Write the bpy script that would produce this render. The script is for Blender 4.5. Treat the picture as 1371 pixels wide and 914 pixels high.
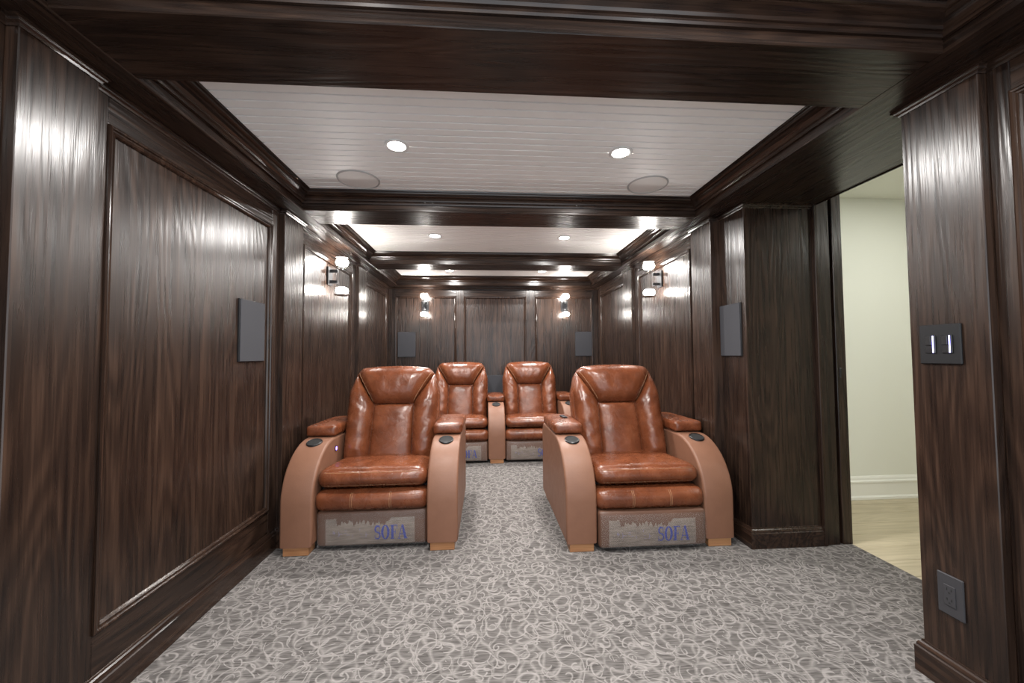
import bpy, bmesh, math, random
from mathutils import Vector, Matrix
random.seed(7)
PI = math.pi
for o in list(bpy.data.objects):
    bpy.data.objects.remove(o, do_unlink=True)
SC = bpy.context.scene
COL = SC.collection

# ------------------------------------------------------------------ camera
F_PX, YAW, PITCH, ROLL, CAM_H = 512.43, .06871049, .0365933, -.00689346, 1.15
cam_d = bpy.data.cameras.new('camera')
cam = bpy.data.objects.new('camera', cam_d)
COL.objects.link(cam)
SC.camera = cam
cam_d.sensor_width = 36
cam_d.lens = F_PX / 1371 * 36
cam_d.clip_start = .02
fw = Vector((math.sin(YAW) * math.cos(PITCH), math.cos(YAW) * math.cos(PITCH), math.sin(PITCH)))
r0 = Vector((math.cos(YAW), -math.sin(YAW), 0))
u0 = r0.cross(fw)
rt = math.cos(ROLL) * r0 + math.sin(ROLL) * u0
up = rt.cross(fw)
cam.matrix_world = Matrix(((rt.x, up.x, -fw.x, 0), (rt.y, up.y, -fw.y, 0), (rt.z, up.z, -fw.z, CAM_H), (0, 0, 0, 1)))

# ------------------------------------------------------------------ world, exposure
W = bpy.data.worlds.new('world')
SC.world = W
W.use_nodes = True
W.node_tree.nodes['Background'].inputs[0].default_value = (.88, .94, 1, 1)
W.node_tree.nodes['Background'].inputs[1].default_value = 1.6
vs = SC.view_settings
vs.view_transform = 'Standard'
vs.look = 'None'
vs.exposure = 0.97
vs.gamma = 1
vs.use_curve_mapping = False
DOWN_W = 14.5        # each recessed ceiling lamp of the theatre
HALL_W = 6.2        # each unseen ceiling lamp added to light the hall
SCONCE_E = 70.0      # glow of the sconce glasses

# ------------------------------------------------------------------ material helpers
def new_mat(name):
    m = bpy.data.materials.new(name)
    m.use_nodes = True
    nt = m.node_tree
    return m, nt, nt.nodes['Principled BSDF']

def nd(nt, typ, **kw):
    n = nt.nodes.new(typ)
    for k, v in kw.items():
        if k in n.inputs and not hasattr(n, k):
            n.inputs[k].default_value = v
        elif hasattr(n, k):
            setattr(n, k, v)
        else:
            n.inputs[k].default_value = v
    return n

def math_n(nt, op, a, b=None, c=None, clamp=False):
    n = nt.nodes.new('ShaderNodeMath')
    n.operation = op
    n.use_clamp = clamp
    for i, v in enumerate((a, b, c)):
        if v is None:
            continue
        if isinstance(v, (int, float)):
            n.inputs[i].default_value = v
        else:
            nt.links.new(v, n.inputs[i])
    return n.outputs[0]

def ramp(nt, fac, stops):
    n = nt.nodes.new('ShaderNodeValToRGB')
    cr = n.color_ramp
    while len(cr.elements) < len(stops):
        cr.elements.new(.5)
    for e, (p, c) in zip(cr.elements, stops):
        e.position = p
        e.color = (*c, 1) if len(c) == 3 else c
    nt.links.new(fac, n.inputs[0])
    return n.outputs[0]

def simple(name, col, rough=.5, metal=0, emit=0, ecol=None, coat=0):
    m, nt, b = new_mat(name)
    b.inputs['Base Color'].default_value = (*col, 1)
    b.inputs['Roughness'].default_value = rough
    b.inputs['Metallic'].default_value = metal
    b.inputs['Coat Weight'].default_value = coat
    if emit:
        b.inputs['Emission Color'].default_value = (*(ecol or col), 1)
        b.inputs['Emission Strength'].default_value = emit
    return m

def wood(name, axis, dark, mid, light, rough=.28, coat=0.0, bump=.36):
    """stained open-grain oak, grain running along axis (0, 1, 2)"""
    m, nt, b = new_mat(name)
    L = nt.links.new
    tc = nd(nt, 'ShaderNodeTexCoord')
    oi = nd(nt, 'ShaderNodeObjectInfo')
    off = nd(nt, 'ShaderNodeVectorMath', operation='SCALE')
    off.inputs[0].default_value = (13.1, 7.7, 17.3)
    L(oi.outputs['Random'], off.inputs['Scale'])
    add = nd(nt, 'ShaderNodeVectorMath', operation='ADD')
    L(tc.outputs['Object'], add.inputs[0])
    L(off.outputs[0], add.inputs[1])
    def st(s_cross, s_long):
        mp = nd(nt, 'ShaderNodeMapping')
        sc = [s_cross] * 3
        sc[axis] = s_long
        mp.inputs['Scale'].default_value = sc
        L(add.outputs[0], mp.inputs['Vector'])
        return mp.outputs[0]
    # cathedral figure: contour lines of a stretched noise
    n1 = nd(nt, 'ShaderNodeTexNoise', Scale=1.0, Detail=1.5, Roughness=.45)
    L(st(5.5, .75), n1.inputs['Vector'])
    rings = math_n(nt, 'SINE', math_n(nt, 'MULTIPLY', n1.outputs[0], 95.0))
    rings = math_n(nt, 'MULTIPLY_ADD', rings, .5, .5)
    # broad tone
    n2 = nd(nt, 'ShaderNodeTexNoise', Scale=1.0, Detail=3.0, Roughness=.6)
    L(st(9, .8), n2.inputs['Vector'])
    # pores, short fine dashes
    n3 = nd(nt, 'ShaderNodeTexNoise', Scale=1.0, Detail=2.0, Roughness=.6)
    L(st(210, 6), n3.inputs['Vector'])
    n4 = nd(nt, 'ShaderNodeTexNoise', Scale=1.0, Detail=2.0, Roughness=.6)
    L(st(60, 1.6), n4.inputs['Vector'])
    f = math_n(nt, 'MULTIPLY', rings, .11)
    f = math_n(nt, 'MULTIPLY_ADD', n2.outputs[0], .32, f)
    f = math_n(nt, 'MULTIPLY_ADD', n3.outputs[0], .33, f)
    f = math_n(nt, 'MULTIPLY_ADD', n4.outputs[0], .46, f)
    c = ramp(nt, f, [(.42, dark), (.62, mid), (.85, light)])
    L(c, b.inputs['Base Color'])
    r = math_n(nt, 'MULTIPLY_ADD', n4.outputs[0], .12, rough - .06)
    L(r, b.inputs['Roughness'])
    b.inputs['Coat Weight'].default_value = coat
    b.inputs['Coat Roughness'].default_value = .2
    b.inputs['Specular IOR Level'].default_value = .37
    h = math_n(nt, 'MULTIPLY_ADD', rings, .8, n3.outputs[0])
    h = math_n(nt, 'MULTIPLY_ADD', n4.outputs[0], .6, h)
    bp = nd(nt, 'ShaderNodeBump', Strength=bump, Distance=.0012)
    L(h, bp.inputs['Height'])
    L(bp.outputs[0], b.inputs['Normal'])
    L(bp.outputs[0], b.inputs['Coat Normal'])
    return m

DK, MD, LT = (.0065, .0040, .0033), (.0195, .0108, .0074), (.050, .0275, .018)
WOOD = [wood('dark_oak_' + 'xyz'[a], a, DK, MD, LT) for a in range(3)]
TRIM = [wood('dark_oak_trim_' + 'xyz'[a], a, (.008, .005, .004), (.023, .0125, .0085), (.05, .028, .018), rough=.2, coat=.0, bump=.02) for a in range(3)]

def leather(name, c0, c1, c2, rough, scale=1.0, bump=.25, coat=0.0):
    m, nt, b = new_mat(name)
    L = nt.links.new
    tc = nd(nt, 'ShaderNodeTexCoord')
    n1 = nd(nt, 'ShaderNodeTexNoise', Scale=7.0 * scale, Detail=5.0, Roughness=.6, Distortion=.4)
    L(tc.outputs['Object'], n1.inputs['Vector'])
    c = ramp(nt, n1.outputs[0], [(.3, c0), (.52, c1), (.75, c2)])
    L(c, b.inputs['Base Color'])
    v = nd(nt, 'ShaderNodeTexVoronoi', Scale=420.0)
    L(tc.outputs['Object'], v.inputs['Vector'])
    n2 = nd(nt, 'ShaderNodeTexNoise', Scale=16.0, Detail=4.0, Roughness=.65, Distortion=1.2)
    L(tc.outputs['Object'], n2.inputs['Vector'])
    h = math_n(nt, 'MULTIPLY_ADD', n2.outputs[0], 5.0, math_n(nt, 'MULTIPLY', v.outputs['Distance'], .06))
    bp = nd(nt, 'ShaderNodeBump', Strength=bump, Distance=.004)
    L(h, bp.inputs['Height'])
    L(bp.outputs[0], b.inputs['Normal'])
    r = math_n(nt, 'MULTIPLY_ADD', n2.outputs[0], .2, rough - .1)
    L(r, b.inputs['Roughness'])
    b.inputs['Coat Weight'].default_value = coat
    b.inputs['Coat Roughness'].default_value = .2
    b.inputs['Specular IOR Level'].default_value = .4
    return m

M_LEA = leather('glossy_brown_leather', (.084, .0235, .0095), (.130, .0375, .0150), (.19, .062, .027), .28, bump=.16, coat=0)
M_ARM = leather('matte_brown_leather', (.160, .073, .043), (.174, .080, .047), (.188, .088, .052), .5, bump=.05)
M_PAN = leather('brown_panel_leather', (.078, .037, .023), (.094, .045, .028), (.108, .053, .033), .4, bump=.08)
M_FOOT = wood('amber_foot_wood', 0, (.20, .085, .035), (.28, .13, .057), (.37, .20, .095), rough=.4, coat=.2, bump=.1)
M_STITCH = simple('tan_stitching', (.34, .19, .10), .6)
M_BLACK = simple('black_plastic', (.006, .006, .007), .35)
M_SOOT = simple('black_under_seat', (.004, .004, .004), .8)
M_CHROME = simple('polished_metal', (.72, .72, .74), .08, 1)
M_SPK = simple('grey_speaker_cloth', (.040, .040, .045), .8)
M_SPK.node_tree.nodes['Principled BSDF'].inputs['Specular IOR Level'].default_value = .15
M_CEILW = None

def ceil_mat():
    m, nt, b = new_mat('white_painted_plank')
    tc = nd(nt, 'ShaderNodeTexCoord')
    n = nd(nt, 'ShaderNodeTexNoise', Scale=3.0, Detail=3.0)
    nt.links.new(tc.outputs['Object'], n.inputs['Vector'])
    c = ramp(nt, n.outputs[0], [(.3, (.88, .86, .84)), (.7, (.92, .90, .88))])
    nt.links.new(c, b.inputs['Base Color'])
    b.inputs['Roughness'].default_value = .45
    return m
M_CEILW = ceil_mat()
M_GROOVE = simple('grey_ceiling_groove', (.05, .048, .045), .9)
M_GRILLE = simple('white_speaker_grille', (.78, .76, .74), .6)
M_HWALL = simple('white_hall_wall', (.80, .81, .74), .7)
M_HTRIM = simple('white_hall_trim', (.86, .86, .81), .4)

def carpet_mat():
    m, nt, b = new_mat('scroll_patterned_carpet')
    L = nt.links.new
    tc = nd(nt, 'ShaderNodeTexCoord')
    P = tc.outputs['Object']
    # gentle warp
    nw = nd(nt, 'ShaderNodeTexNoise', Scale=5.0, Detail=2.0)
    L(P, nw.inputs['Vector'])
    sub = nd(nt, 'ShaderNodeVectorMath', operation='SUBTRACT')
    L(nw.outputs['Color'], sub.inputs[0])
    sub.inputs[1].default_value = (.5, .5, .5)
    scl = nd(nt, 'ShaderNodeVectorMath', operation='SCALE')
    L(sub.outputs[0], scl.inputs[0])
    scl.inputs['Scale'].default_value = .10
    wp = nd(nt, 'ShaderNodeVectorMath', operation='ADD')
    L(P, wp.inputs[0])
    L(scl.outputs[0], wp.inputs[1])
    def scroll(scale, turns, width, seed):
        """one curl per Voronoi cell: a thin spiral line around the cell's centre"""
        mp = nd(nt, 'ShaderNodeMapping')
        mp.inputs['Location'].default_value = (seed, seed * 1.7, 0)
        mp.inputs['Scale'].default_value = (scale, scale, 0)
        L(wp.outputs[0], mp.inputs['Vector'])
        v = nd(nt, 'ShaderNodeTexVoronoi', Scale=1.0, Randomness=.8)
        v.voronoi_dimensions = '2D'
        L(mp.outputs[0], v.inputs['Vector'])
        d = nd(nt, 'ShaderNodeVectorMath', operation='SUBTRACT')
        L(mp.outputs[0], d.inputs[0])
        L(v.outputs['Position'], d.inputs[1])
        sx = nd(nt, 'ShaderNodeSeparateXYZ')
        L(d.outputs[0], sx.inputs[0])
        ang = math_n(nt, 'ARCTAN2', sx.outputs[1], sx.outputs[0])
        col = nd(nt, 'ShaderNodeSeparateColor')
        L(v.outputs['Color'], col.inputs[0])
        sgn = math_n(nt, 'MULTIPLY_ADD', math_n(nt, 'GREATER_THAN', col.outputs[0], .5), 2.0, -1.0)
        ph = math_n(nt, 'MULTIPLY', col.outputs[1], 6.28)
        a = math_n(nt, 'MULTIPLY', ang, sgn)
        t = math_n(nt, 'MULTIPLY_ADD', v.outputs['Distance'], turns * 2 * PI, a)
        t = math_n(nt, 'ADD', t, ph)
        s = math_n(nt, 'ABSOLUTE', math_n(nt, 'SINE', math_n(nt, 'MULTIPLY', t, .5)))
        # line where s is near zero; narrower further out so that it stays a line
        wd = math_n(nt, 'DIVIDE', width, math_n(nt, 'ADD', v.outputs['Distance'], .25))
        return math_n(nt, 'SUBTRACT', 1.0, math_n(nt, 'SMOOTH_MIN', math_n(nt, 'DIVIDE', s, wd), 1.0, .3), None, True)
    def net(scale, width, seed):
        mp = nd(nt, 'ShaderNodeMapping')
        mp.inputs['Location'].default_value = (seed, seed * .6, 0)
        mp.inputs['Scale'].default_value = (scale, scale * .8, 0)
        L(wp.outputs[0], mp.inputs['Vector'])
        v = nd(nt, 'ShaderNodeTexVoronoi', Scale=1.0, Randomness=1.0)
        v.voronoi_dimensions = '2D'
        v.feature = 'DISTANCE_TO_EDGE'
        L(mp.outputs[0], v.inputs['Vector'])
        return math_n(nt, 'SUBTRACT', 1.0, math_n(nt, 'DIVIDE', v.outputs['Distance'], width), None, True)
    pat = math_n(nt, 'MAXIMUM', scroll(5.2, 1.5, .085, 3.3), scroll(9.0, 1.15, .10, 9.1))
    pat = math_n(nt, 'MAXIMUM', pat, scroll(14.0, 1.0, .12, 21.7))
    pat = math_n(nt, 'MAXIMUM', pat, math_n(nt, 'MULTIPLY', scroll(7.0, 1.35, .095, 14.2), 1.0))
    pat = math_n(nt, 'MAXIMUM', pat, math_n(nt, 'MULTIPLY', net(17.0, .16, 4.4), .55))
    nk = nd(nt, 'ShaderNodeTexNoise', Scale=22.0, Detail=2.0)
    L(P, nk.inputs['Vector'])
    pat = math_n(nt, 'MULTIPLY', pat, math_n(nt, 'MULTIPLY_ADD', nk.outputs[0], 2.6, -.1), None, True)
    # woven streaks across the room
    mp = nd(nt, 'ShaderNodeMapping')
    mp.inputs['Scale'].default_value = (14, 170, 1)
    L(P, mp.inputs['Vector'])
    ns = nd(nt, 'ShaderNodeTexNoise', Scale=1.0, Detail=2.0)
    L(mp.outputs[0], ns.inputs['Vector'])
    nb = nd(nt, 'ShaderNodeTexNoise', Scale=1.6, Detail=2.0)
    L(P, nb.inputs['Vector'])
    base = ramp(nt, ns.outputs[0], [(.33, (.062, .056, .053)), (.66, (.150, .139, .132))])
    lite = ramp(nt, ns.outputs[0], [(.3, (.203, .188, .179)), (.7, (.280, .260, .248))])
    mx = nd(nt, 'ShaderNodeMix', data_type='RGBA')
    L(pat, mx.inputs['Factor'])
    L(base, mx.inputs[6])
    L(lite, mx.inputs[7])
    L(mx.outputs[2], b.inputs['Base Color'])
    b.inputs['Roughness'].default_value = .95
    b.inputs['Specular IOR Level'].default_value = .1
    nf = nd(nt, 'ShaderNodeTexNoise', Scale=520.0, Detail=1.0)
    L(P, nf.inputs['Vector'])
    h = math_n(nt, 'MULTIPLY_ADD', pat, .8, nf.outputs[0])
    bp = nd(nt, 'ShaderNodeBump', Strength=.6, Distance=.004)
    L(h, bp.inputs['Height'])
    L(bp.outputs[0], b.inputs['Normal'])
    return m
M_CARPET = carpet_mat()
M_PLANKF = wood('pale_laminate', 0, (.40, .34, .23), (.50, .43, .30), (.58, .50, .36), rough=.4, coat=0, bump=.05)

def film_mat():
    m, nt, b = new_mat('clear_plastic_film')
    L = nt.links.new
    tc = nd(nt, 'ShaderNodeTexCoord')
    n = nd(nt, 'ShaderNodeTexNoise', Scale=16.0, Detail=2.0, Distortion=1.5)
    L(tc.outputs['Object'], n.inputs['Vector'])
    bp = nd(nt, 'ShaderNodeBump', Strength=.5, Distance=.006)
    L(n.outputs[0], bp.inputs['Height'])
    b.inputs['Base Color'].default_value = (.8, .78, .76, 1)
    b.inputs['Roughness'].default_value = .12
    b.inputs['Alpha'].default_value = .05
    b.inputs['Coat Weight'].default_value = 1
    b.inputs['Coat Roughness'].default_value = .06
    L(bp.outputs[0], b.inputs['Normal'])
    L(bp.outputs[0], b.inputs['Coat Normal'])
    return m
M_FILM = film_mat()

def label_mat():
    m, nt, b = new_mat('frosted_label_film')
    L = nt.links.new
    tc = nd(nt, 'ShaderNodeTexCoord')
    mp = nd(nt, 'ShaderNodeMapping')
    mp.inputs['Scale'].default_value = (6, 1, 60)
    L(tc.outputs['Object'], mp.inputs['Vector'])
    n = nd(nt, 'ShaderNodeTexNoise', Scale=2.0, Detail=4.0)
    L(mp.outputs[0], n.inputs['Vector'])
    c = ramp(nt, n.outputs[0], [(.3, (.125, .095, .077)), (.7, (.23, .185, .157))])
    L(c, b.inputs['Base Color'])
    b.inputs['Roughness'].default_value = .3
    b.inputs['Alpha'].default_value = .9
    return m
M_LABEL = label_mat()
M_BLUE = simple('blue_print', (.03, .04, .20), .5)
M_FAINT = simple('faded_blue_print', (.17, .15, .24), .5)

# ------------------------------------------------------------------ mesh helpers
def mk_mesh(name, verts, faces, smooth=False):
    me = bpy.data.meshes.new(name)
    me.from_pydata([tuple(v) for v in verts], [], faces)
    bm = bmesh.new()
    bm.from_mesh(me)
    bmesh.ops.recalc_face_normals(bm, faces=bm.faces)
    bm.to_mesh(me)
    bm.free()
    if smooth:
        me.polygons.foreach_set('use_smooth', [True] * len(me.polygons))
    return me

def put(name, me, mat, parent=None, loc=None, rot=None):
    o = bpy.data.objects.new(name, me)
    if mat is not None and not me.materials:
        me.materials.append(mat)
    COL.objects.link(o)
    if parent:
        o.parent = parent
    if loc:
        o.location = loc
    if rot:
        o.rotation_euler = rot
    return o

def box_mesh(name, x0, x1, y0, y1, z0, z1, bev=.0025):
    bm = bmesh.new()
    bmesh.ops.create_cube(bm, size=1)
    for v in bm.verts:
        v.co = ((x0 + x1) / 2 + v.co.x * (x1 - x0), (y0 + y1) / 2 + v.co.y * (y1 - y0), (z0 + z1) / 2 + v.co.z * (z1 - z0))
    if bev:
        bev = min(bev, .3 * min(x1 - x0, y1 - y0, z1 - z0))
        bmesh.ops.bevel(bm, geom=list(bm.edges), offset=bev, segments=1, affect='EDGES')
    me = bpy.data.meshes.new(name)
    bm.to_mesh(me)
    bm.free()
    return me

def box(name, x0, x1, y0, y1, z0, z1, mat, parent=None, bev=.0025):
    return put(name, box_mesh(name, min(x0, x1), max(x0, x1), min(y0, y1), max(y0, y1), min(z0, z1), max(z0, z1), bev), mat, parent)

def struct(o, label):
    o['kind'] = 'structure'
    o['label'] = label
    return o

def tag(o, label, cat, group=None):
    o['label'] = label
    o['category'] = cat
    if group:
        o['group'] = group
    return o

def empty(name, loc=(0, 0, 0), rz=0):
    o = bpy.data.objects.new(name, None)
    o.empty_display_size = .1
    COL.objects.link(o)
    o.location = loc
    o.rotation_euler = (0, 0, rz)
    return o

def copy_tree(o, parent=None):
    c = o.copy()
    COL.objects.link(c)
    c.parent = parent
    for ch in list(o.children):
        copy_tree(ch, c)
    return c

def sweep_plan(name, path, prof, mat, parent=None):
    """profile [(d, z)] carried along a plan polyline; d is measured to the right of travel, mitred at corners"""
    n = len(path)
    offs = []
    for i in range(n):
        ns = []
        if i > 0:
            dx, dy = path[i][0] - path[i-1][0], path[i][1] - path[i-1][1]
            l = math.hypot(dx, dy); ns.append((dy / l, -dx / l))
        if i < n - 1:
            dx, dy = path[i+1][0] - path[i][0], path[i+1][1] - path[i][1]
            l = math.hypot(dx, dy); ns.append((dy / l, -dx / l))
        if len(ns) == 1:
            offs.append(ns[0])
        else:
            sx, sy = ns[0][0] + ns[1][0], ns[0][1] + ns[1][1]
            k = 2 / max(.2, (sx * sx + sy * sy))
            offs.append((sx * k, sy * k))
    vs_, fs = [], []
    m = len(prof)
    for i in range(n):
        for d, z in prof:
            vs_.append((path[i][0] + offs[i][0] * d, path[i][1] + offs[i][1] * d, z))
    for i in range(n - 1):
        for j in range(m):
            a, b2 = i * m + j, i * m + (j + 1) % m
            fs.append((a, b2, b2 + m, a + m))
    fs.append(tuple(range(m)))
    fs.append(tuple((n - 1) * m + j for j in reversed(range(m))))
    return put(name, mk_mesh(name, vs_, fs), mat, parent)

def rect_frame(name, u0, u1, v0, v1, prof, fn, mat, parent):
    """mitred moulding inside a rectangle; profile [(inset, height)]; fn(u, v, h) -> point"""
    vs_, fs = [], []
    m = len(prof)
    for k in range(4):
        for d, h in prof:
            u = (u0 + d, u1 - d, u1 - d, u0 + d)[k]
            v = (v0 + d, v0 + d, v1 - d, v1 - d)[k]
            vs_.append(fn(u, v, h))
    for k in range(4):
        for j in range(m):
            a, b2 = k * m + j, k * m + (j + 1) % m
            c, d2 = ((k + 1) % 4) * m + (j + 1) % m, ((k + 1) % 4) * m + j
            fs.append((a, b2, c, d2))
    return put(name, mk_mesh(name, vs_, fs), mat, parent)

def tube_mesh(name, pts, r, seg=6, closed=False):
    pts = [Vector(p) for p in pts]
    vs_, fs = [], []
    n = len(pts)
    for i, p in enumerate(pts):
        a = pts[i - 1] if i > 0 else (pts[-1] if closed else p)
        b2 = pts[i + 1] if i < n - 1 else (pts[0] if closed else p)
        t = (b2 - a).normalized()
        ref = Vector((0, 0, 1)) if abs(t.z) < .9 else Vector((1, 0, 0))
        e1 = t.cross(ref).normalized()
        e2 = t.cross(e1)
        for k in range(seg):
            an = 2 * PI * k / seg
            vs_.append(p + e1 * (r * math.cos(an)) + e2 * (r * math.sin(an)))
    for i in range(n if closed else n - 1):
        for k in range(seg):
            a, b2 = i * seg + k, i * seg + (k + 1) % seg
            c, d = ((i + 1) % n) * seg + (k + 1) % seg, ((i + 1) % n) * seg + k
            fs.append((a, b2, c, d))
    if not closed:
        fs.append(tuple(range(seg)))
        fs.append(tuple((n - 1) * seg + k for k in range(seg)))
    return mk_mesh(name, vs_, fs, True)

def lathe_mesh(name, prof, seg=32, smooth=True):
    """profile [(r, z)] turned about Z; closed where r = 0"""
    vs_, fs, rows = [], [], []
    for r, z in prof:
        if r < 1e-6:
            rows.append([len(vs_)]); vs_.append((0, 0, z))
        else:
            rows.append(list(range(len(vs_), len(vs_) + seg)))
            for k in range(seg):
                an = 2 * PI * k / seg
                vs_.append((r * math.cos(an), r * math.sin(an), z))
    for a, b2 in zip(rows, rows[1:]):
        for k in range(seg):
            k2 = (k + 1) % seg
            if len(a) == 1 and len(b2) == 1:
                continue
            if len(a) == 1:
                fs.append((a[0], b2[k], b2[k2]))
            elif len(b2) == 1:
                fs.append((a[k], b2[0], a[k2]))
            else:
                fs.append((a[k], b2[k], b2[k2], a[k2]))
    me = mk_mesh(name, vs_, fs, False)
    if smooth:
        bm = bmesh.new(); bm.from_mesh(me)
        for f in bm.faces: f.smooth = True
        for e in bm.edges:
            if len(e.link_faces) == 2 and e.calc_face_angle(0) > .7:
                e.smooth = False
        bm.to_mesh(me); bm.free()
    return me

# ------------------------------------------------------------------ room dimensions
HS, HC = 2.07, 2.18                 # underside of the beams, face of the plank ceiling
XL, XR = -1.28, 1.545               # wall faces (panel frames)
XLP, XRP = -1.247, 1.512            # pilaster faces
XN, XA = 1.575, 1.605               # right wall next to the alcove / nearest panel
YB, Y0 = 5.15, -1.0                 # back wall, open end behind the camera
SL, SR = -1.143, 1.41               # inner edges of the side soffits
BEAMS = [(1.054, 1.31), (2.456, 2.70), (3.86, 4.105)]
DX, DY0, DY1 = 2.03, 1.317, 2.21    # alcove: soffit edge and its two side faces

# ------------------------------------------------------------------ floor
def poly_slab(name, pts, z0, z1):
    n = len(pts)
    v = [(x, y, z1) for x, y in pts] + [(x, y, z0) for x, y in pts]
    f = [tuple(range(n)), tuple(range(2 * n - 1, n - 1, -1))] + [(i, (i + 1) % n, n + (i + 1) % n, n + i) for i in range(n)]
    return mk_mesh(name, v, f)
floor = put('floor', poly_slab('floor', [(-1.40, Y0), (1.66, Y0), (1.66, DY0 - .1), (2.2, DY0 - .1), (2.2, DY1 + .06), (1.66, DY1 + .06), (1.66, YB + .1), (-1.40, YB + .1)], -.05, 0), M_CARPET)
struct(floor, 'grey and cream scroll patterned carpet covering the theatre floor')

hall_floor = struct(box('floor_hall', 2.2, 4.6, Y0, 2.95, -.06, -.012, M_GROOVE, None, 0), 'pale wood floor of the hall beyond the doorway')
pm = box_mesh('plank', 0, 2.4, 0, .147, -.012, -.001, .0015)
for i in range(26):
    y = Y0 + .02 + i * .15
    if y < 2.85:
        put('plank', pm, M_PLANKF, hall_floor, (2.203, y, 0))

# ------------------------------------------------------------------ ceiling with planks, beams, soffits, crowns
ceiling = struct(box('ceiling', -1.40, 1.66, Y0, YB + .1, 2.198, 2.33, M_GROOVE, None, 0), 'white plank ceiling coffered by dark stained oak beams')
plank_m = box_mesh('plank', SL + .004, SR - .004, 0, .0446, HC, HC + .019, .0015)
coffers = [(Y0 + .02, BEAMS[0][0]), (BEAMS[0][1], BEAMS[1][0]), (BEAMS[1][1], BEAMS[2][0]), (BEAMS[2][1], 4.99)]
for a, b2 in coffers:
    n = int((b2 - a) / .052)
    p = (b2 - a) / n
    for i in range(n):
        put('plank', plank_m, M_CEILW, ceiling, (0, a + i * p, 0))
for y0, y1 in BEAMS:
    bm_ = box('beam', SL - .02, SR + .02, y0, y1, HS + .014, 2.19, WOOD[0], ceiling)
    put('soffit_board', box_mesh('soffit_board', SL + .001, SR - .001, y0 - .005, y1 + .005, HS, HS + .015, .003), WOOD[0], bm_)
# side soffits (run the length of the room) and the one over the back wall
sb = box('side_beam', -1.33, SL - .004, Y0, YB, HS + .014, 2.19, WOOD[1], ceiling)
put('soffit_board', box_mesh('soffit_board', -1.33, SL, Y0, YB, HS, HS + .015, .003), WOOD[1], sb)
sb = box('side_beam', SR + .004, 1.62, Y0, YB, HS + .014, 2.19, WOOD[1], ceiling)
put('soffit_board', poly_slab('soffit_board', [(SR, Y0), (1.62, Y0), (1.62, DY0 - .03), (DX, DY0 - .03), (DX, DY1 + .03), (1.62, DY1 + .03), (1.62, YB), (SR, YB)], HS, HS + .015), WOOD[1], sb)
sb = box('side_beam', SL, SR, 4.994, YB + .02, HS + .014, 2.19, WOOD[0], ceiling)
put('soffit_board', box_mesh('soffit_board', SL + .001, SR - .001, 4.99, YB + .02, HS, HS + .015, .003), WOOD[0], sb)
CROWN = [(-.002, 2.113), (.010, 2.113), (.013, 2.120), (.013, 2.128), (.020, 2.130), (.024, 2.138), (.033, 2.146), (.045, 2.150), (.052, 2.153), (.052, 2.158), (.060, 2.159), (.065, 2.164), (.067, 2.170), (.076, 2.171), (.079, 2.1785), (-.002, 2.1785)]
def crown(x0, x1, y0, y1):
    cs = lambda d: [(x0 + d, y0 + d), (x1 - d, y0 + d), (x1 - d, y1 - d), (x0 + d, y1 - d)]
    m = len(CROWN)
    for k in range(4):
        v, f = [], []
        for e in (k, (k + 1) % 4):
            for d, z in CROWN:
                x, y = cs(d)[e]
                v.append((x, y, z))
        for j in range(m):
            f.append((j, (j + 1) % m, m + (j + 1) % m, m + j))
        f += [tuple(range(m)), tuple(range(2 * m - 1, m - 1, -1))]
        put('crown_moulding', mk_mesh('crown_moulding', v, f), TRIM[k % 2], ceiling)
for a, b2 in coffers:
    crown(SL, SR, a if a > 0 else Y0 - .2, b2)

# ------------------------------------------------------------------ walls
BEDM = [(-.002, HS - .001), (.020, HS - .001), (.020, HS - .008), (.014, HS - .011), (.012, HS - .017), (.006, HS - .021), (.004, HS - .028), (-.002, HS - .028)]
BASE = [(-.002, .0), (.018, .0), (.018, .088), (.014, .092), (.014, .098), (.010, .106), (.005, .110), (.004, .116), (-.002, .118)]
PMOULD = [(-.001, -.002), (-.001, .007), (.004, .010), (.009, .009), (.012, .003), (.017, .002), (.021, .004), (.025, .001), (.029, -.006), (.029, -.012)]
def side_fn(x, s):
    return lambda u, v, h: (x + s * h, u, v)
def boards(parent, x, s, y0, y1, inset):
    """frame-and-panel section of a side wall facing s"""
    iy0, iy1, iz0, iz1 = inset
    b_ = x - s * .03
    box('stile', b_, x, y0, iy0, 0, HS, WOOD[2], parent)
    box('stile', b_, x, iy1, y1, 0, HS, WOOD[2], parent)
    box('rail', b_, x, iy0, iy1, iz1, HS, WOOD[1], parent)
    box('rail', b_, x, iy0, iy1, 0, iz0, WOOD[1], parent)
    pan = box('panel', b_, x - s * .010, iy0 - .001, iy1 + .001, iz0, iz1, WOOD[2], parent, 0)
    rect_frame('panel_moulding', iy0, iy1, iz0, iz1, PMOULD, side_fn(x, s), TRIM[2], pan)

PZ0, PZ1 = .25, 1.947
wl = struct(box('wall_left', XL - .12, XL - .03, Y0, YB + .1, 0, 2.3, WOOD[2], None, 0), 'dark oak panelled wall on the left with raised pilasters')
boards(wl, XL, 1, Y0, 1.085, (-.75, 1.01, PZ0, PZ1))
boards(wl, XL, 1, 1.30, 2.456, (1.367, 2.375, PZ0, PZ1))
boards(wl, XL, 1, 2.70, 3.86, (2.765, 3.75, PZ0, PZ1))
boards(wl, XL, 1, 4.105, YB, (4.16, 5.03, PZ0, PZ1))
box('pilaster', XL - .03, XLP, 1.085, 1.30, 0, HS, WOOD[2], wl)
box('pilaster', XL - .03, XLP, 2.456, 2.70, 0, HS, WOOD[2], wl)
box('pilaster', XL - .03, XLP, 3.86, 4.105, 0, HS, WOOD[2], wl)
pl = [(XL, Y0), (XL, 1.085), (XLP, 1.085), (XLP, 1.30), (XL, 1.30)]
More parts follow.
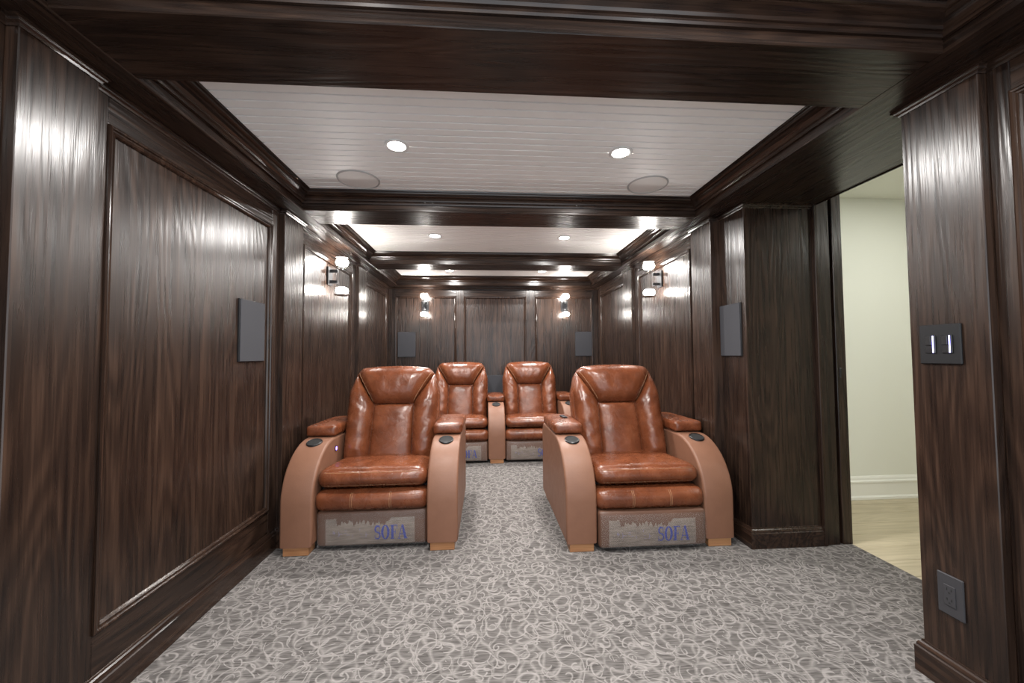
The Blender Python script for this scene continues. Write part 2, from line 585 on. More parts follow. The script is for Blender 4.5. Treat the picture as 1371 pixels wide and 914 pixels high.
for a, b2 in ((2.456, 2.70), (3.86, 4.105)):
    pl += [(XL, a), (XLP, a), (XLP, b2), (XL, b2)]
pl += [(XL, YB)]
sweep_plan('bed_moulding', pl, BEDM, TRIM[1], wl)
struct(sweep_plan('baseboard_left', pl, BASE, TRIM[1]), 'dark moulded baseboard along the left wall')

wb = struct(box('wall_back', XL - .05, XR + .05, YB + .03, YB + .12, 0, 2.3, WOOD[2], None, 0), 'dark oak back wall of three tall panels')
xs = [(-1.195, -.39), (-.29, .547), (.67, 1.462)]
edges = [XL] + [e for p in xs for e in p] + [XR]
for k in range(0, len(edges), 2):
    box('stile', edges[k], edges[k + 1], YB, YB + .03, 0, HS, WOOD[2], wb)
for a, b2 in xs:
    box('rail', a, b2, YB, YB + .03, PZ1, HS, WOOD[0], wb)
    box('rail', a, b2, YB, YB + .03, 0, PZ0, WOOD[0], wb)
    pan = box('panel', a - .001, b2 + .001, YB + .010, YB + .03, PZ0, PZ1, WOOD[2], wb, 0)
    rect_frame('panel_moulding', a, b2, PZ0, PZ1, PMOULD, lambda u, v, h: (u, YB - h, v), TRIM[2], pan)
pb = [(XL, YB), (XR, YB)]
sweep_plan('bed_moulding', pb, BEDM, TRIM[0], wb)
struct(sweep_plan('baseboard_back', pb, BASE, TRIM[0]), 'dark moulded baseboard along the back wall')

wr = struct(box('wall_right', XR + .045, XR + .12, DY1 + .02, YB + .1, 0, 2.3, WOOD[2], None, 0), 'dark oak panelled wall on the right behind the seats')
boards(wr, XR, -1, 2.70, 3.86, (2.765, 3.75, PZ0, PZ1))
boards(wr, XR, -1, 4.105, YB, (4.16, 5.03, PZ0, PZ1))
box('pilaster', XRP, XR + .045, 2.456, 2.70, 0, HS, WOOD[2], wr)
box('pilaster', XRP, XR + .045, 3.86, 4.105, 0, HS, WOOD[2], wr)
box('corner_board', XN, XN + .03, DY1 + .002, 2.456, 0, HS, WOOD[2], wr, .001)
box('corner_board', XN + .0005, 2.013, DY1, DY1 + .03, 0, HS, WOOD[2], wr, .001)
pr = [(XR, YB)]
for a, b2 in ((4.105, 3.86), (2.70, 2.456)):
    pr += [(XR, a), (XRP, a), (XRP, b2), (XR if b2 > 3 else XN, b2)]
pr += [(XN, DY1), (2.011, DY1)]
sweep_plan('bed_moulding', pr, BEDM, TRIM[1], wr)
struct(sweep_plan('baseboard_right', pr, BASE, TRIM[1]), 'dark moulded baseboard along the right wall and doorway return')

wn = struct(box('wall_right_near', XA + .03, XA + .12, Y0, DY0 - .03, 0, 2.3, WOOD[2], None, 0), 'dark oak wall end by the doorway with switch and outlet')
box('pilaster', XN, XA + .03, 1.09, DY0, 0, HS, WOOD[2], wn)
box('pilaster_return', XA + .03, 2.15, DY0 - .03, DY0, 0, HS, WOOD[2], wn)
boards(wn, XA, -1, Y0, 1.09, (-.75, 1.035, PZ0, PZ1))
pn = [(2.15, DY0), (XN, DY0), (XN, 1.09), (XA, 1.09), (XA, Y0)]
sweep_plan('bed_moulding', pn, BEDM, TRIM[1], wn)
struct(sweep_plan('baseboard_right_near', pn, BASE, TRIM[1]), 'dark moulded baseboard around the near wall end')

# ------------------------------------------------------------------ doorway and the hall beyond
dr = struct(empty('door_1', (2.1, DY1, 0)), 'dark oak door jamb with a pocket door slot')
def dpart(name, x0, x1, y0, y1, z0, z1, mat, parent=dr):
    o = box(name, x0 - 2.1, x1 - 2.1, y0 - DY1, y1 - DY1, z0, z1, mat, parent)
    return o
dpart('jamb_strip', 2.013, 2.034, DY1 - .022, DY1 + .03, 0, 2.24, TRIM[2])
dpart('jamb_board', 2.044, 2.122, DY1 - .006, DY1 + .03, 0, 2.24, WOOD[2])
dpart('pocket_slot', 2.03, 2.21, DY1 + .028, DY1 + .05, 0, 2.24, M_SOOT)
jb = dpart('jamb_board', 2.142, 2.205, DY1 - .006, DY1 + .03, 0, 2.24, WOOD[2])
dpart('strike_plate', 2.158, 2.172, DY1 - .010, DY1 - .005, 1.00, 1.06, M_BLACK, jb)
dpart('door_head', 2.034, 2.205, .9, DY1 + .03, 2.24, 2.30, WOOD[1])
dpart('head_lip', DX, DX + .012, DY0 - .03, DY1, HS - .006, 2.19, TRIM[1])

struct(box('wall_hall', 2.205, 4.6, 2.87, 2.97, 0, 2.5, M_HWALL, None, 0), 'white painted hall wall seen through the doorway')
struct(box('wall_hall_far', 4.5, 4.6, Y0, 2.87, 0, 2.5, M_HWALL, None, 0), 'white painted side wall at the end of the hall')
struct(box('wall_hall_return', 2.12, 2.205, DY1 + .052, 2.97, 0, 2.5, M_HWALL, None, 0), 'white painted hall wall return behind the door jamb')
struct(box('wall_hall_near', 2.12, 2.205, Y0, .88, 0, 2.5, M_HWALL, None, 0), 'white painted hall wall behind the switch wall')
struct(box('wall_hall_end', 2.205, 4.5, Y0 - .1, Y0, 0, 2.5, M_HWALL, None, 0), 'unseen white wall added to close the near end of the hall to outside light')  # out of view, added to keep world light out of the hall
struct(box('ceiling_hall', 2.12, 4.6, Y0, 2.97, 2.41, 2.5, M_HWALL, None, 0), 'white painted hall ceiling')
HBASE = [(-.002, 0), (.022, 0), (.022, .018), (.014, .030), (.014, .125), (.020, .130), (.020, .142), (.012, .150), (.010, .165), (.004, .178), (-.002, .18)]
struct(sweep_plan('baseboard_hall', [(2.205, 2.87), (4.5, 2.87)], HBASE, M_HTRIM), 'tall white moulded baseboard in the hall')

# ------------------------------------------------------------------ recessed lamps
ring_m = lathe_mesh('trim_ring', [(.041, -.003), (.045, -.006), (.055, -.006), (.059, -.003), (.059, 0), (.041, 0), (.041, -.003)])
lens_m = lathe_mesh('lens', [(0, -.004), (.0415, -.004), (.0415, 0), (0, 0)])
M_RING = simple('white_lamp_ring', (.75, .74, .73), .35)
M_LENS = simple('lamp_lens', (1, .97, .92), .3, 0, 40, (1, .96, .90))
def downlight(x, y, z, watts, label, group, col):
    t = tag(empty('recessed_downlight', (x, y, z)), label, 'ceiling light', group)
    put('trim_ring', ring_m, M_RING, t)
    put('lens', lens_m, M_LENS, t)
    ld = bpy.data.lights.new('lamp', 'AREA')
    ld.shape = 'DISK'
    ld.size = .08
    ld.energy = watts
    ld.color = col
    lo = bpy.data.objects.new('lamp', ld)
    COL.objects.link(lo)
    lo.parent = t
    lo.location = (0, 0, -.008)
    return t
G = 'recessed lamps in the theatre ceiling'
WARM = (1, .97, .94)
for y, where in ((.46, 'the ceiling bay above the camera'), (1.87, 'the nearest white ceiling bay'), (3.28, 'the second white ceiling bay'), (4.62, 'the hidden last ceiling bay')):
    downlight(-.43, y, HC, DOWN_W, 'bright round recessed lamp on the left of ' + where, G, WARM)
    downlight(.69, y, HC, DOWN_W, 'bright round recessed lamp on the right of ' + where, G, WARM)
for x, y, w_ in ((3.1, 1.9, 'nearer the doorway'), (3.9, .6, 'further from the doorway')):  # hall lamps are out of view, added to brighten the hall
    downlight(x, y, 2.41, HALL_W, 'unseen round lamp added to light the hall, set in its ceiling ' + w_, 'unseen lamps added in the hall ceiling', (1, 1, .93))

# ------------------------------------------------------------------ ceiling speakers
M_GAP_SHADE = simple('speaker_gap_shade', (.42, .41, .40), .5)  # rim coloured grey as the shadow gap around the grille
cs_ring = lathe_mesh('bezel', [(.110, -.003), (.113, -.006), (.118, -.005), (.120, 0), (.110, 0), (.110, -.003)], 48)
cs_gr = lathe_mesh('grille', [(0, -.005), (.06, -.0045), (.1095, -.0025), (.1095, 0), (0, 0)], 48)
for x, y, s in ((-.735, 2.25, 'left'), (.985, 2.225, 'right')):
    t = tag(empty('ceiling_speaker', (x, y, HC)), 'round white speaker set in the plank ceiling, %s corner of the nearest bay' % s, 'speaker', 'ceiling speakers')
    put('grille', cs_gr, M_GRILLE, t)
    put('bezel', cs_ring, M_GAP_SHADE, t)

# ------------------------------------------------------------------ flat wall speakers (local: faces -Y, origin on the wall)
def wall_speaker(loc, rz, w, h, label):
    t = tag(empty('wall_speaker', loc, rz), label, 'speaker', 'flat wall speakers')
    put('frame', box_mesh('frame', -w / 2, w / 2, -.008, .003, -h / 2, h / 2, .002), M_BLACK, t)
    put('grille', box_mesh('grille', -w / 2 + .003, w / 2 - .003, -.013, -.007, -h / 2 + .003, h / 2 - .003, .003), M_SPK, t)
wall_speaker((XL - .008, 2.195, 1.293), PI / 2, .225, .335, 'flat grey rectangular speaker on the left wall panel')
wall_speaker((XN, 2.351, 1.303), -PI / 2, .205, .335, 'flat grey rectangular speaker on the right wall beside the doorway return')
wall_speaker((-1.045, YB + .008, 1.305), 0, .235, .335, 'flat grey rectangular speaker on the back wall, left panel')
wall_speaker((1.335, YB + .008, 1.303), 0, .235, .335, 'flat grey rectangular speaker on the back wall, right panel')
wall_speaker((.128, YB + .008, .72), 0, .34, .34, 'flat grey speaker low on the back wall between the two rear seat backs')

# ------------------------------------------------------------------ wall sconces (local: wall at y = 0, room towards -Y)
M_GLOW = simple('lit_frosted_glass', (1, .96, .9), .4, 0, SCONCE_E, (1, .95, .89))
sc_body = lathe_mesh('glass_body', [(.054, -.15), (.056, -.15), (.056, .15), (.054, .15), (.054, -.15)], 40)
sc_glass = lathe_mesh('bulb', [(0, -.030), (.022, -.029), (.042, -.020), (.050, 0), (.042, .020), (.022, .029), (0, .030)], 40)
sc_cap = lathe_mesh('base_cap', [(0, -.003), (.060, -.003), (.062, 0), (.060, .003), (0, .003)], 40)
sc_rim = lathe_mesh('top_rim', [(.052, -.003), (.060, -.003), (.060, .003), (.052, .003), (.052, -.003)], 40)
M_CLEAR = simple('clear_sconce_glass', (.01, .01, .01), .03)
M_CLEAR.node_tree.nodes['Principled BSDF'].inputs['Alpha'].default_value = .07
sc_plate = box_mesh('backplate', -.045, .045, -.014, 0, -.075, .075, .003)
sc_arm = box_mesh('bracket', -.012, .012, -.075, -.012, -.012, .012, .002)
def sconce(loc, rz, label):
    t = tag(empty('wall_sconce', loc, rz), label, 'wall lamp', 'up and down wall sconces')
    put('backplate', sc_plate, M_BLACK, t)
    put('bracket', sc_arm, M_BLACK, t, (0, 0, .045))
    put('bracket', sc_arm, M_BLACK, t, (0, 0, -.045))
    put('glass_body', sc_body, M_CLEAR, t, (0, -.106, 0))
    put('base_cap', sc_cap, M_CHROME, t, (0, -.106, -.153))
    put('top_rim', sc_rim, M_CHROME, t, (0, -.106, .150))
    for s in (-1, 1):
        put('bulb', sc_glass, M_GLOW, t, (0, -.106, s * .118))
sconce((XL - .010, 3.235, 1.812), PI / 2, 'lit two-bulb glass sconce on the left wall')
sconce((XR + .010, 3.285, 1.818), -PI / 2, 'lit two-bulb glass sconce on the right wall')
sconce((-.80, YB + .010, 1.815), 0, 'lit two-bulb glass sconce on the back wall, left panel')
sconce((1.072, YB + .010, 1.818), 0, 'lit two-bulb glass sconce on the back wall, right panel')

# ------------------------------------------------------------------ switch and outlet on the near pilaster (local: faces -Y, rotated to face -X)
M_PLATE = simple('black_wall_plate', (.008, .008, .009), .5)
M_OUTLET = simple('charcoal_outlet_plate', (.034, .033, .036), .6)
for m_ in (M_PLATE, M_OUTLET):
    m_.node_tree.nodes['Principled BSDF'].inputs['Specular IOR Level'].default_value = .25
M_LED = simple('violet_led', (.3, .3, 1), .4, 0, 5, (.38, .36, 1))
t = tag(empty('light_switch', (XN, 1.221, 1.179), -PI / 2), 'black double switch plate with two violet lit rockers by the doorway', 'light switch')
put('wall_plate', box_mesh('wall_plate', -.061, .061, -.008, .001, -.069, .069, .004), M_PLATE, t)
for x in (-.024, .024):
    rk = put('rocker', box_mesh('rocker', -.0155, .0155, -.012, -.007, -.031, .031, .002), M_BLACK, t, (x, 0, 0))
    put('rocker_face', box_mesh('rocker_face', -.013, .004, -.0155, -.011, -.003, .029, .0015), M_BLACK, rk)
    put('indicator_light', box_mesh('indicator_light', .0075, .0105, -.0135, -.0115, -.029, .029, .0005), M_LED, rk)
t = tag(empty('power_outlet', (XN, 1.225, .325), -PI / 2), 'charcoal duplex power outlet low on the wall end by the doorway', 'outlet')
put('wall_plate', box_mesh('wall_plate', -.037, .037, -.007, .001, -.068, .068, .003), M_OUTLET, t)
put('receptacle', box_mesh('receptacle', -.0165, .0165, -.010, -.006, -.034, .034, .002), M_OUTLET, t)
slot = box_mesh('slot', -.0012, .0012, -.0106, -.0098, -.004, .004, 0)
gnd = lathe_mesh('ground_hole', [(0, -.0004), (.0026, -.0004), (.0026, .0004), (0, .0004)], 12)
for z in (.017, -.017):
    for x in (-.0065, .0065):
        put('slot', slot, M_SOOT, t, (x, 0, z + .004))
    put('ground_hole', gnd, M_SOOT, t, (0, -.0102, z - .007), (PI / 2, 0, 0))

# ------------------------------------------------------------------ recliners (local: front at y = 0 facing -Y, floor z = 0)
AW = .092                     # half width of an arm
SW = .328                      # half width of a seat
def arm_z(y):
    if y <= 0: return .285
    if y >= .33: return .612
    return .285 + .327 * math.sqrt(max(0, 1 - ((.33 - y) / .33) ** 2))
def arm_outline():
    pts = [(0.0, .048), (0.0, .16)]
    for k in range(17):
        a = PI - (PI / 2) * k / 16
        pts.append((.33 + .33 * math.cos(a), .285 + .327 * math.sin(a)))
    pts += [(.62, .612), (.88, .60), (.93, .55), (.93, .048)]
    return pts
def rounded_extrude(name, pts, hw, r=.014, seg=3):
    """outline in (y, z) extruded across x with rounded rims"""
    n = len(pts)
    cy = []
    nrm = []
    for i in range(n):
        a, b2 = Vector(pts[i - 1]), Vector(pts[(i + 1) % n])
        p = Vector(pts[i])
        e1, e2 = (p - a).normalized(), (b2 - p).normalized()
        n1, n2 = Vector((-e1.y, e1.x)), Vector((-e2.y, e2.x))
        s = n1 + n2
        nrm.append(s * (2 / max(.5, s.length_squared)) / 1)
    vs_, fs = [], []
    rows = []
    lay = []
    for k in range(seg + 1):
        a = PI / 2 * k / seg
        lay.append((-(hw - r) - r * math.cos(a) , r * (1 - math.sin(a))))
    lay = lay + [(-x, d) for x, d in reversed(lay)]
    for x, d in lay:
        row = []
        for p, q in zip(pts, nrm):
            row.append(len(vs_))
            vs_.append((x, p[0] - q.x * d, p[1] - q.y * d))
        rows.append(row)
    for a, b2 in zip(rows, rows[1:]):
        for j in range(n):
            fs.append((a[j], a[(j + 1) % n], b2[(j + 1) % n], b2[j]))
    fs.append(tuple(rows[0]))
    fs.append(tuple(rows[-1]))
    me = mk_mesh(name, vs_, fs, False)
    bm = bmesh.new(); bm.from_mesh(me)
    for f in bm.faces: f.smooth = len(f.verts) == 4
    for e in bm.edges:
        if len(e.link_faces) == 2 and e.calc_face_angle(0) > .75: e.smooth = False
    bm.to_mesh(me); bm.free()
    return me
arm_m = rounded_extrude('arm', arm_outline(), AW)

def soft_box(name, hx, hy, hz, r, n=14, bulge=(0, 0, 0), wrinkle=0, seed=0):
    """rounded block centred on the origin; bulge swells -Y (front), +Z (top), +-X"""
    rnd = random.Random(seed)
    ph = [rnd.uniform(0, 6.28) for _ in range(8)]
    bm = bmesh.new()
    bmesh.ops.create_cube(bm, size=2)
    bmesh.ops.subdivide_edges(bm, edges=list(bm.edges), cuts=n, use_grid_fill=True)
    for v in bm.verts:
        # denser near the rims
        q = Vector([math.sin(c * PI / 2) for c in v.co])
        p = Vector((q.x * hx, q.y * hy, q.z * hz))
        rr = Vector((min(r, hx), min(r, hy), min(r, hz)))
        inn = Vector([max(-(h - k), min(h - k, c)) for c, h, k in zip(p, (hx, hy, hz), rr)])
        d = p - inn
        dn = Vector((d.x / rr.x, d.y / rr.y, d.z / rr.z))
        if dn.length > 1e-6:
            mx = max(abs(c) for c in dn)
            dn = dn.normalized() * mx
            p = inn + Vector((dn.x * rr.x, dn.y * rr.y, dn.z * rr.z))
        u, w, t = q.x, q.y, q.z
        p.z += bulge[2] * (1 - u * u) * (1 - w * w * .9) * max(0, t)
        p.y -= bulge[1] * (1 - u ** 4) * (1 - t * t) * max(0, -w)
        p.x += bulge[0] * u * (1 - t * t) * (1 - w * w)
        if wrinkle:
            k = math.sin(31 * p.x + ph[0]) * math.sin(23 * p.y + ph[1]) + .6 * math.sin(57 * p.x + 20 * p.z + ph[2])
            p.z += wrinkle * k * (.5 + .5 * t)
            p.y += wrinkle * .6 * k * max(0, -w)
        v.co = p
    me = bpy.data.meshes.new(name)
    bm.to_mesh(me); bm.free()
    me.polygons.foreach_set('use_smooth', [True] * len(me.polygons))
    return me

pad_m = soft_box('armrest_pad', .100, .245, .036, .022, 12, (0, .004, .008), .0006, 3)
rim_m = lathe_mesh('cup_rim', [(.041, 0), (.041, .003), (.044, .004), (.047, .002), (.049, -.006), (.041, -.006), (.041, 0)], 36)
cup_m = lathe_mesh('cup_well', [(0, .0008), (.0412, .0008), (.0412, -.004), (0, -.004)], 36)
foot_m = box_mesh('foot', -.072, .072, 0, .09, 0, .049, .003)
seat_m = soft_box('seat_cushion', SW - .003, .285, .058, .056, 20, (0, .020, .016), .0016, 5)
roll_m = soft_box('leg_rest_roll', SW + .004, .085, .060, .046, 16, (0, .012, .006), .0010, 9)
panel_m = soft_box('footrest_panel', SW - .004, .06, .107, .022, 14, (0, .012, 0), .0008, 12)
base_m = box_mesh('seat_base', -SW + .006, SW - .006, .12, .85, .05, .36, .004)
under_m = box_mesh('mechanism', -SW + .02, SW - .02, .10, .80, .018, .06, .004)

# ---- backrest: patches in its own plane (x, s) with swell h
BY, BZ = .455, .405
bd = Vector((0, .225, .66)).normalized()
bn = Vector((0, -bd.z, bd.y))
def bp3(x, s, h):
    return Vector((x, BY, BZ)) + bd * s + bn * h
def outline_top(u):
    """u -1..1 -> (x, s) along the top edge of the backrest"""
    x = .322 * math.copysign(abs(u) ** .93, u) if u else 0
    return (x * (1 - .02 * abs(u)),   .704 - .028 * u * u - .105 * max(0, (abs(u) - .72) / .28) ** 2.2)
PW0, PW1, PH = .148, .142, .412
def patch(name, inner, outer, H, nu=26, nv=16, pv=(1.0, 1.0), p=2.6, q=.55, wr=.0, seed=1, thick=.05):
    """swollen patch between the curves inner(u) and outer(u), u and v in 0..1"""
    rnd = random.Random(seed)
    ph = [rnd.uniform(0, 6.28) for _ in range(6)]
    def surf(u, v):
        a, b2 = inner(u), outer(u)
        x, s = a[0] + (b2[0] - a[0]) * v, a[1] + (b2[1] - a[1]) * v
        hu = max(0, 1 - abs(2 * u - 1) ** 4.5) ** .5
        vv = abs(2 * v - 1)
        hv = max(0, 1 - vv ** p) ** q
        h = H * hu ** .8 * hv
        h += wr * hu * hv * (math.sin(26 * u + ph[0] + 4 * v) * math.sin(9 * v + ph[1]) + .5 * math.sin(55 * u + ph[2]))
        return bp3(x, s, h)
    vs_, fs = [], []
    us = [.5 - .5 * math.cos(PI * i / nu) for i in range(nu + 1)]
    vv_ = [.5 - .5 * math.cos(PI * j / nv) for j in range(nv + 1)]
    for u in us:
        for v in vv_:
            vs_.append(surf(u, v))
    m = nv + 1
    for i in range(nu):
        for j in range(nv):
            fs.append((i * m + j, i * m + j + 1, (i + 1) * m + j + 1, (i + 1) * m + j))
    # back skin so that the patch is a closed pad
    base = len(vs_)
    ring = [i * m for i in range(nu + 1)] + [nu * m + j for j in range(1, m)] + [i * m + nv for i in range(nu - 1, -1, -1)] + [j for j in range(nv - 1, 0, -1)]
    for k in ring:
        vs_.append(Vector(vs_[k]) - bn * thick)
    n = len(ring)
    for k in range(n):
        fs.append((ring[k], ring[(k + 1) % n], base + (k + 1) % n, base + k))
    fs.append(tuple(base + k for k in range(n)))
    me = mk_mesh(name, vs_, fs, True)
    return me, surf
def lerp2(a, b2, t): return (a[0] + (b2[0] - a[0]) * t, a[1] + (b2[1] - a[1]) * t)
CU = .90
head_me, head_sf = patch('head_bolster', lambda u: lerp2((-PW1, PH), (PW1, PH), u), lambda u: outline_top(CU * (2 * u - 1)), .108, 34, 18, wr=.0022, seed=4)
def side_patch(s, seed):
    top = outline_top(CU * s)
    def outer(u):
        if u > .86:
            t = (u - .86) / .14
            return lerp2((s * .327, .50), top, t)
        return (s * (.318 + .009 * u), .50 * u / .86)
    return patch('side_bolster', lambda u: lerp2((s * PW0, 0), (s * PW1, PH), u), outer, .096, 34, 16, wr=.0042, seed=seed)
sideL, sideL_sf = side_patch(-1, 21)
sideR, sideR_sf = side_patch(1, 22)
lumb_me, lumb_sf = patch('lumbar_panel', lambda u: lerp2((-PW0, 0), (-PW1, PH), u), lambda u: lerp2((PW0, 0), (PW1, PH), u), .040, 26, 20, p=3.2, q=.6, wr=.0016, seed=30)
def shell_mesh():
    ol = [(-.316, 0), (-.323, .25), (-.325, .50)] + [outline_top(-CU + 2 * CU * k / 22) for k in range(23)] + [(.325, .50), (.323, .25), (.316, 0)]
    vs_, fs, rows = [], [], []
    for h, k in ((0.004, 1.0), (-.05, 1.012), (-.13, 1.0), (-.18, .96), (-.20, .9)):
        row = []
        for x, s in ol:
            row.append(len(vs_))
            vs_.append(bp3(x * k, .30 + (s - .30) * k, h))
        rows.append(row)
    n = len(ol)
    for a, b2 in zip(rows, rows[1:]):
        for j in range(n):
            fs.append((a[j], a[(j + 1) % n], b2[(j + 1) % n], b2[j]))
    fs += [tuple(rows[0]), tuple(rows[-1])]
    me = mk_mesh('back_shell', vs_, fs, False)
    for f in me.polygons: f.use_smooth = len(f.vertices) == 4
    return me
shell_m = shell_mesh()
def seam(sf, fixed, axis, lo=.03, hi=.97, n=18, off=.0008):
    pts = []
    for k in range(n + 1):
        t = lo + (hi - lo) * k / n
        p = sf(fixed, t) if axis == 'v' else sf(t, fixed)
        pts.append(p + bn * off)
    return pts
st_head = [tube_mesh('stitching', seam(head_sf, f, 'v', .06, .94), .0012, 5) for f in (.02, .98)]
seat_y = .03
def seat_line(z, n=24):
    pts = []
    for k in range(n + 1):
        u = -1 + 2 * k / n
        pts.append((u * (SW - .02), 0, z))
    return pts
# stitch lines lie on the front faces, found by casting onto the cushions
def front_line(me, xs_, zs_):
    bm = bmesh.new(); bm.from_mesh(me)
    from mathutils.bvhtree import BVHTree
    tr = BVHTree.FromBMesh(bm)
    out = []
    for x, z in zip(xs_, zs_):
        hit = tr.ray_cast(Vector((x, -2, z)), Vector((0, 1, 0)))
        if hit[0] is not None:
            out.append(hit[0] + Vector((0, -.0006, 0)))
    bm.free()
    return out
nseg = 24
xs_ = [-.30 + .60 * k / nseg for k in range(nseg + 1)]
st_seat = [tube_mesh('stitching', front_line(seat_m, xs_, [z] * len(xs_)), .0011, 5) for z in (.036, -.038)]
zs_ = [-.052 + .104 * k / 14 for k in range(15)]
st_roll = [tube_mesh('stitching', front_line(roll_m, [x] * 15, zs_), .0010, 5) for x in (-.118, -.108, .108, .118)]

# ---- printed protective label: film, torn sheet and lettering
def front_y(x, z):
    for k in range(6):
        h = front_line(panel_m, [x + k * 3.1e-4], [z + k * 2.3e-4])
        if h:
            return h[0].y
    return -.065
def film_mesh():
    vs_, fs = [], []
    rnd = random.Random(2)
    nx, nz = 40, 14
    for j in range(nz + 1):
        for i in range(nx + 1):
            x = -.315 + .63 * i / nx
            z = -.098 + .190 * j / nz
            y = front_y(x, max(-.09, min(.09, z))) - .0112 - .003 * rnd.random()
            vs_.append((x, y, z))
    for j in range(nz):
        for i in range(nx):
            a = j * (nx + 1) + i
            fs.append((a, a + 1, a + nx + 2, a + nx + 1))
    return mk_mesh('plastic_film', vs_, fs, True)
film_m = film_mesh()
LX0, LX1, LZ0, LZ1 = -.268, .252, -.092, .062
def label_mesh():
    rnd = random.Random(5)
    vs_, fs = [], []
    nx, nz = 60, 8
    for i in range(nx + 1):
        x = LX0 + (LX1 - LX0) * i / nx
        inner = .12 < i / nx < .72
        top = LZ1 - (rnd.uniform(.0, .035) if inner else rnd.uniform(0, .004)) - (.010 if inner else 0)
        for j in range(nz + 1):
            z = LZ0 + (top - LZ0) * j / nz
            vs_.append((x, front_y(x, max(-.09, min(.09, z))) - .0025, z))
    m = nz + 1
    for i in range(nx):
        for j in range(nz):
            fs.append((i * m + j, i * m + j + 1, (i + 1) * m + j + 1, (i + 1) * m + j))
    return mk_mesh('label', vs_, fs, True)
label_m = label_mesh()

def letter_polys():
    """bold serif capitals S O F A in a unit-height box: list of (advance, quads)"""
    def q(x0, z0, x1, z1): return [(x0, z0), (x1, z0), (x1, z1), (x0, z1)]
    S = []
    cpts = []
    for k in range(21):                                     # S spine from upper right to lower left
        a = math.radians(40 + 230 * k / 20)
        cpts.append((.30 + .21 * math.cos(a), .735 + .215 * math.sin(a),   .06 + .09 * math.sin(PI * min(1, k / 20)) ** .7))
    for k in range(1, 22):
        a = math.radians(90 - 235 * k / 21)
        cpts.append((.30 + .23 * math.cos(a), .275 + .225 * math.sin(a) + .02 * (1 - k / 21), .15 - .09 * (k / 21) ** 1.5))
    for i in range(len(cpts) - 1):
        (x0, z0, w0), (x1, z1, w1) = cpts[i], cpts[i + 1]
        dx, dz = x1 - x0, z1 - z0
        l = math.hypot(dx, dz) or 1
        nx, nz = -dz / l / 2, dx / l / 2
        S.append([(x0 + nx * w0, z0 + nz * w0), (x1 + nx * w1, z1 + nz * w1), (x1 - nx * w1, z1 - nz * w1), (x0 - nx * w0, z0 - nz * w0)])
    S += [q(.475, .66, .515, 1.0), q(.05, .0, .09, .34)]
    O = []
    for k in range(28):
        a0, a1 = 2 * PI * k / 28, 2 * PI * (k + 1) / 28
        e = lambda a, rx, rz: (.40 + rx * math.cos(a), .5 + rz * math.sin(a))
        O.append([e(a0, .39, .51), e(a1, .39, .51), e(a1, .17, .44), e(a0, .17, .44)])
    Fq = [q(.08, 0, .30, 1), q(0, 0, .38, .05), q(0, .95, .64, 1), q(.60, .70, .64, .96), q(.26, .48, .46, .53), q(.44, .36, .48, .65)]
    A = [[(.05, .03), (.10, .03), (.42, 1.0), (.36, 1.0)], [(.58, .03), (.82, .03), (.50, 1.0), (.33, 1.0)], q(.18, .30, .66, .355), q(-.02, 0, .24, .05), q(.53, 0, .88, .05)]
    return [(.62, S), (.86, O), (.70, Fq), (.88, A)]
def lettering_mesh():
    vs_, fs = [], []
    x = .018
    z0, hgt, wid = -.064, .084, .063
    for adv, quads in letter_polys():
        for qd in quads:
            b_ = len(vs_)
            for px, pz in qd:
                X, Z = x + px * wid, z0 + pz * hgt
                vs_.append((X, front_y(X, Z) - .0086, Z))
            fs.append(tuple(range(b_, b_ + len(qd))))
        x += adv * wid
    return mk_mesh('lettering', vs_, fs)
letter_m = lettering_mesh()
def faint_mesh():
    """washed-out printing left of the word: broken strokes, not legible"""
    rnd = random.Random(11)
    vs_, fs = [], []
    for cx in (-.225, -.19, -.15, -.115, -.065, -.035):
        for k in range(5):
            if rnd.random() < .3: continue
            hz = rnd.random() < .55
            x, z = cx + rnd.uniform(-.010, .010), -.030 + rnd.uniform(-.022, .026)
            w, h = (rnd.uniform(.008, .020), .0022) if hz else (.0022, rnd.uniform(.012, .030))
            b_ = len(vs_)
            for px, pz in ((x, z), (x + w, z), (x + w, z + h), (x, z + h)):
                vs_.append((px, front_y(px, pz) - .0048, pz))
            fs.append((b_, b_ + 1, b_ + 2, b_ + 3))
    return mk_mesh('faded_print', vs_, fs)
faint_m = faint_mesh()
btn_m = lathe_mesh('button', [(0, .006), (.012, .006), (.0125, .004), (.0125, 0), (0, 0)], 24)
btn_ring = lathe_mesh('button_bezel', [(.0125, 0), (.0125, .005), (.018, .004), (.018, 0), (.0125, 0)], 24)
M_LED2 = simple('violet_button_ring', (.25, .2, 1), .4, 0, 2.2, (.30, .18, 1))

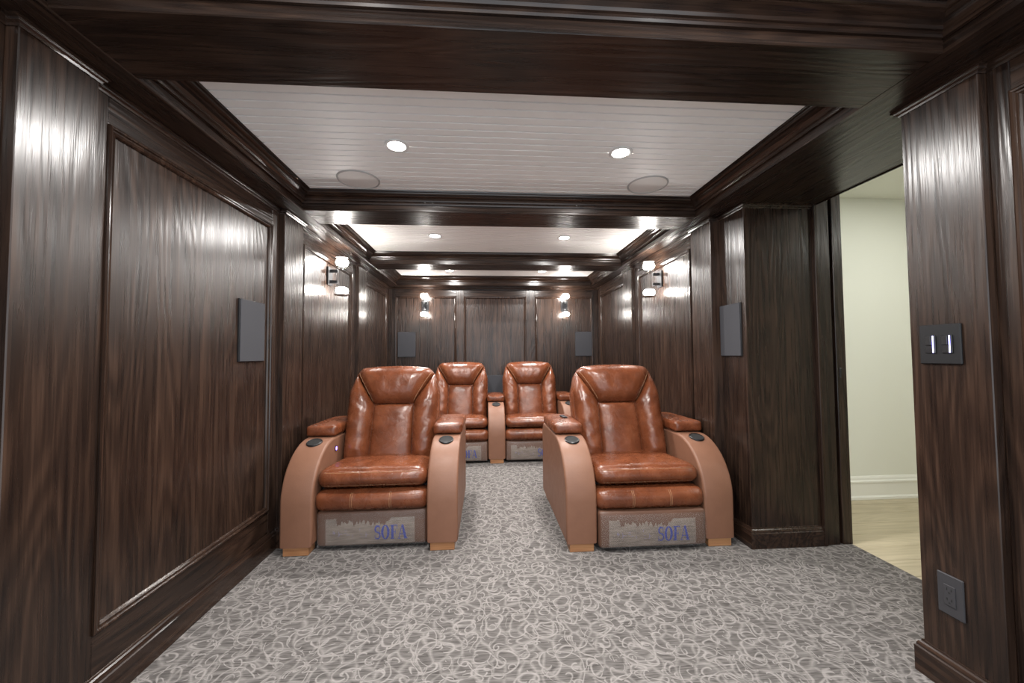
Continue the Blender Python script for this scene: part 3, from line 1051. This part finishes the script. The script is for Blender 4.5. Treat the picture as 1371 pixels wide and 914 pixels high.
def make_arm(t, x, inner=0):
    put('arm', arm_m, M_ARM, t, (x, 0, 0))
    put('armrest_pad', pad_m, M_LEA, t, (x, .575, .648), (math.radians(-.8), 0, 0))
    cy_ = .235
    sl = math.atan2(arm_z(cy_ + .03) - arm_z(cy_ - .03), .06)
    ch = put('cup_holder', rim_m, M_BLACK, t, (x, cy_, arm_z(cy_) + .0035), (sl, 0, 0))
    put('cup_well', cup_m, M_SOOT, ch)
    put('foot', foot_m, M_FOOT, t, (x, .004, 0))
    put('foot', foot_m, M_FOOT, t, (x, .82, 0))
    if inner:                                             # power button on the inner face
        b_ = put('power_button', btn_m, M_LED2, t, (x + inner * AW, .345, .535), (0, inner * PI / 2, 0))
        put('button_bezel', btn_ring, M_BLACK, b_)
def make_unit(t, x, roll_dy=0.0, foot_dy=0.0):
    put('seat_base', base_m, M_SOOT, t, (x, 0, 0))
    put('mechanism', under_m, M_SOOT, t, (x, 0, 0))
    s = put('seat_cushion', seat_m, M_LEA, t, (x, .315, .403), (math.radians(-4.0), 0, 0))
    for m_ in st_seat: put('stitching', m_, M_STITCH, s)
    r_ = put('leg_rest_roll', roll_m, M_LEA, t, (x, .105 + roll_dy, .292))
    for m_ in st_roll: put('stitching', m_, M_STITCH, r_)
    put('footrest_panel', panel_m, M_PAN, t, (x, .11 + foot_dy, .129))
    l_ = put('label', label_m, M_LABEL, t, (x, .11 + foot_dy, .129))
    l_['label'] = 'torn translucent sheet printed SOFA in blue'
    put('lettering', letter_m, M_BLUE, l_)
    put('faded_print', faint_m, M_FAINT, l_)['kind'] = 'stuff'
    put('plastic_film', film_m, M_FILM, t, (x, .11 + foot_dy, .129))
    put('back_shell', shell_m, M_LEA, t, (x, 0, 0))
    h = put('head_bolster', head_me, M_LEA, t, (x, 0, 0))
    for m_ in st_head: put('stitching', m_, M_STITCH, h)
    put('side_bolster', sideL, M_LEA, t, (x, 0, 0))
    put('side_bolster', sideR, M_LEA, t, (x, 0, 0))
    put('lumbar_panel', lumb_me, M_LEA, t, (x, 0, 0))

GR = 'brown leather theatre seats'
ch1 = tag(empty('recliner', (-.682, 2.330, 0)), 'brown leather recliner at front left, against the left wall, with lit violet button', 'recliner', GR)
make_unit(ch1, 0)
make_arm(ch1, -.42, 1)
make_arm(ch1, .42)
ch2 = tag(empty('recliner', (.977, 2.243, 0)), 'brown leather recliner at front right near the doorway, remote on its arm', 'recliner', GR)
make_unit(ch2, 0, -.03, -.07)
make_arm(ch2, -.42)
make_arm(ch2, .42)
lv = tag(empty('recliner_loveseat', (.115, 4.125, 0)), 'brown leather two-seat recliner in the rear row with shared middle arm', 'sofa', GR)
make_unit(lv, -.42, -.02, -.03)
make_unit(lv, .42, -.02, -.03)
for x in (-.84, 0, .84):
    make_arm(lv, x)

# remote resting on the right recliner's left armrest
rm = tag(empty('remote_control', (.977 - .42 + .012, 2.243 + .565, .6925), math.radians(8)), 'small black remote lying on the front right recliner armrest', 'remote')
put('case', box_mesh('case', -.016, .016, -.045, .045, 0, .012, .003), M_BLACK, rm)
for k in range(3):
    put('key', box_mesh('key', -.008, .008, -.006, .006, .0115, .0135, .001), M_SPK, rm, (0, -.024 + .022 * k, 0))
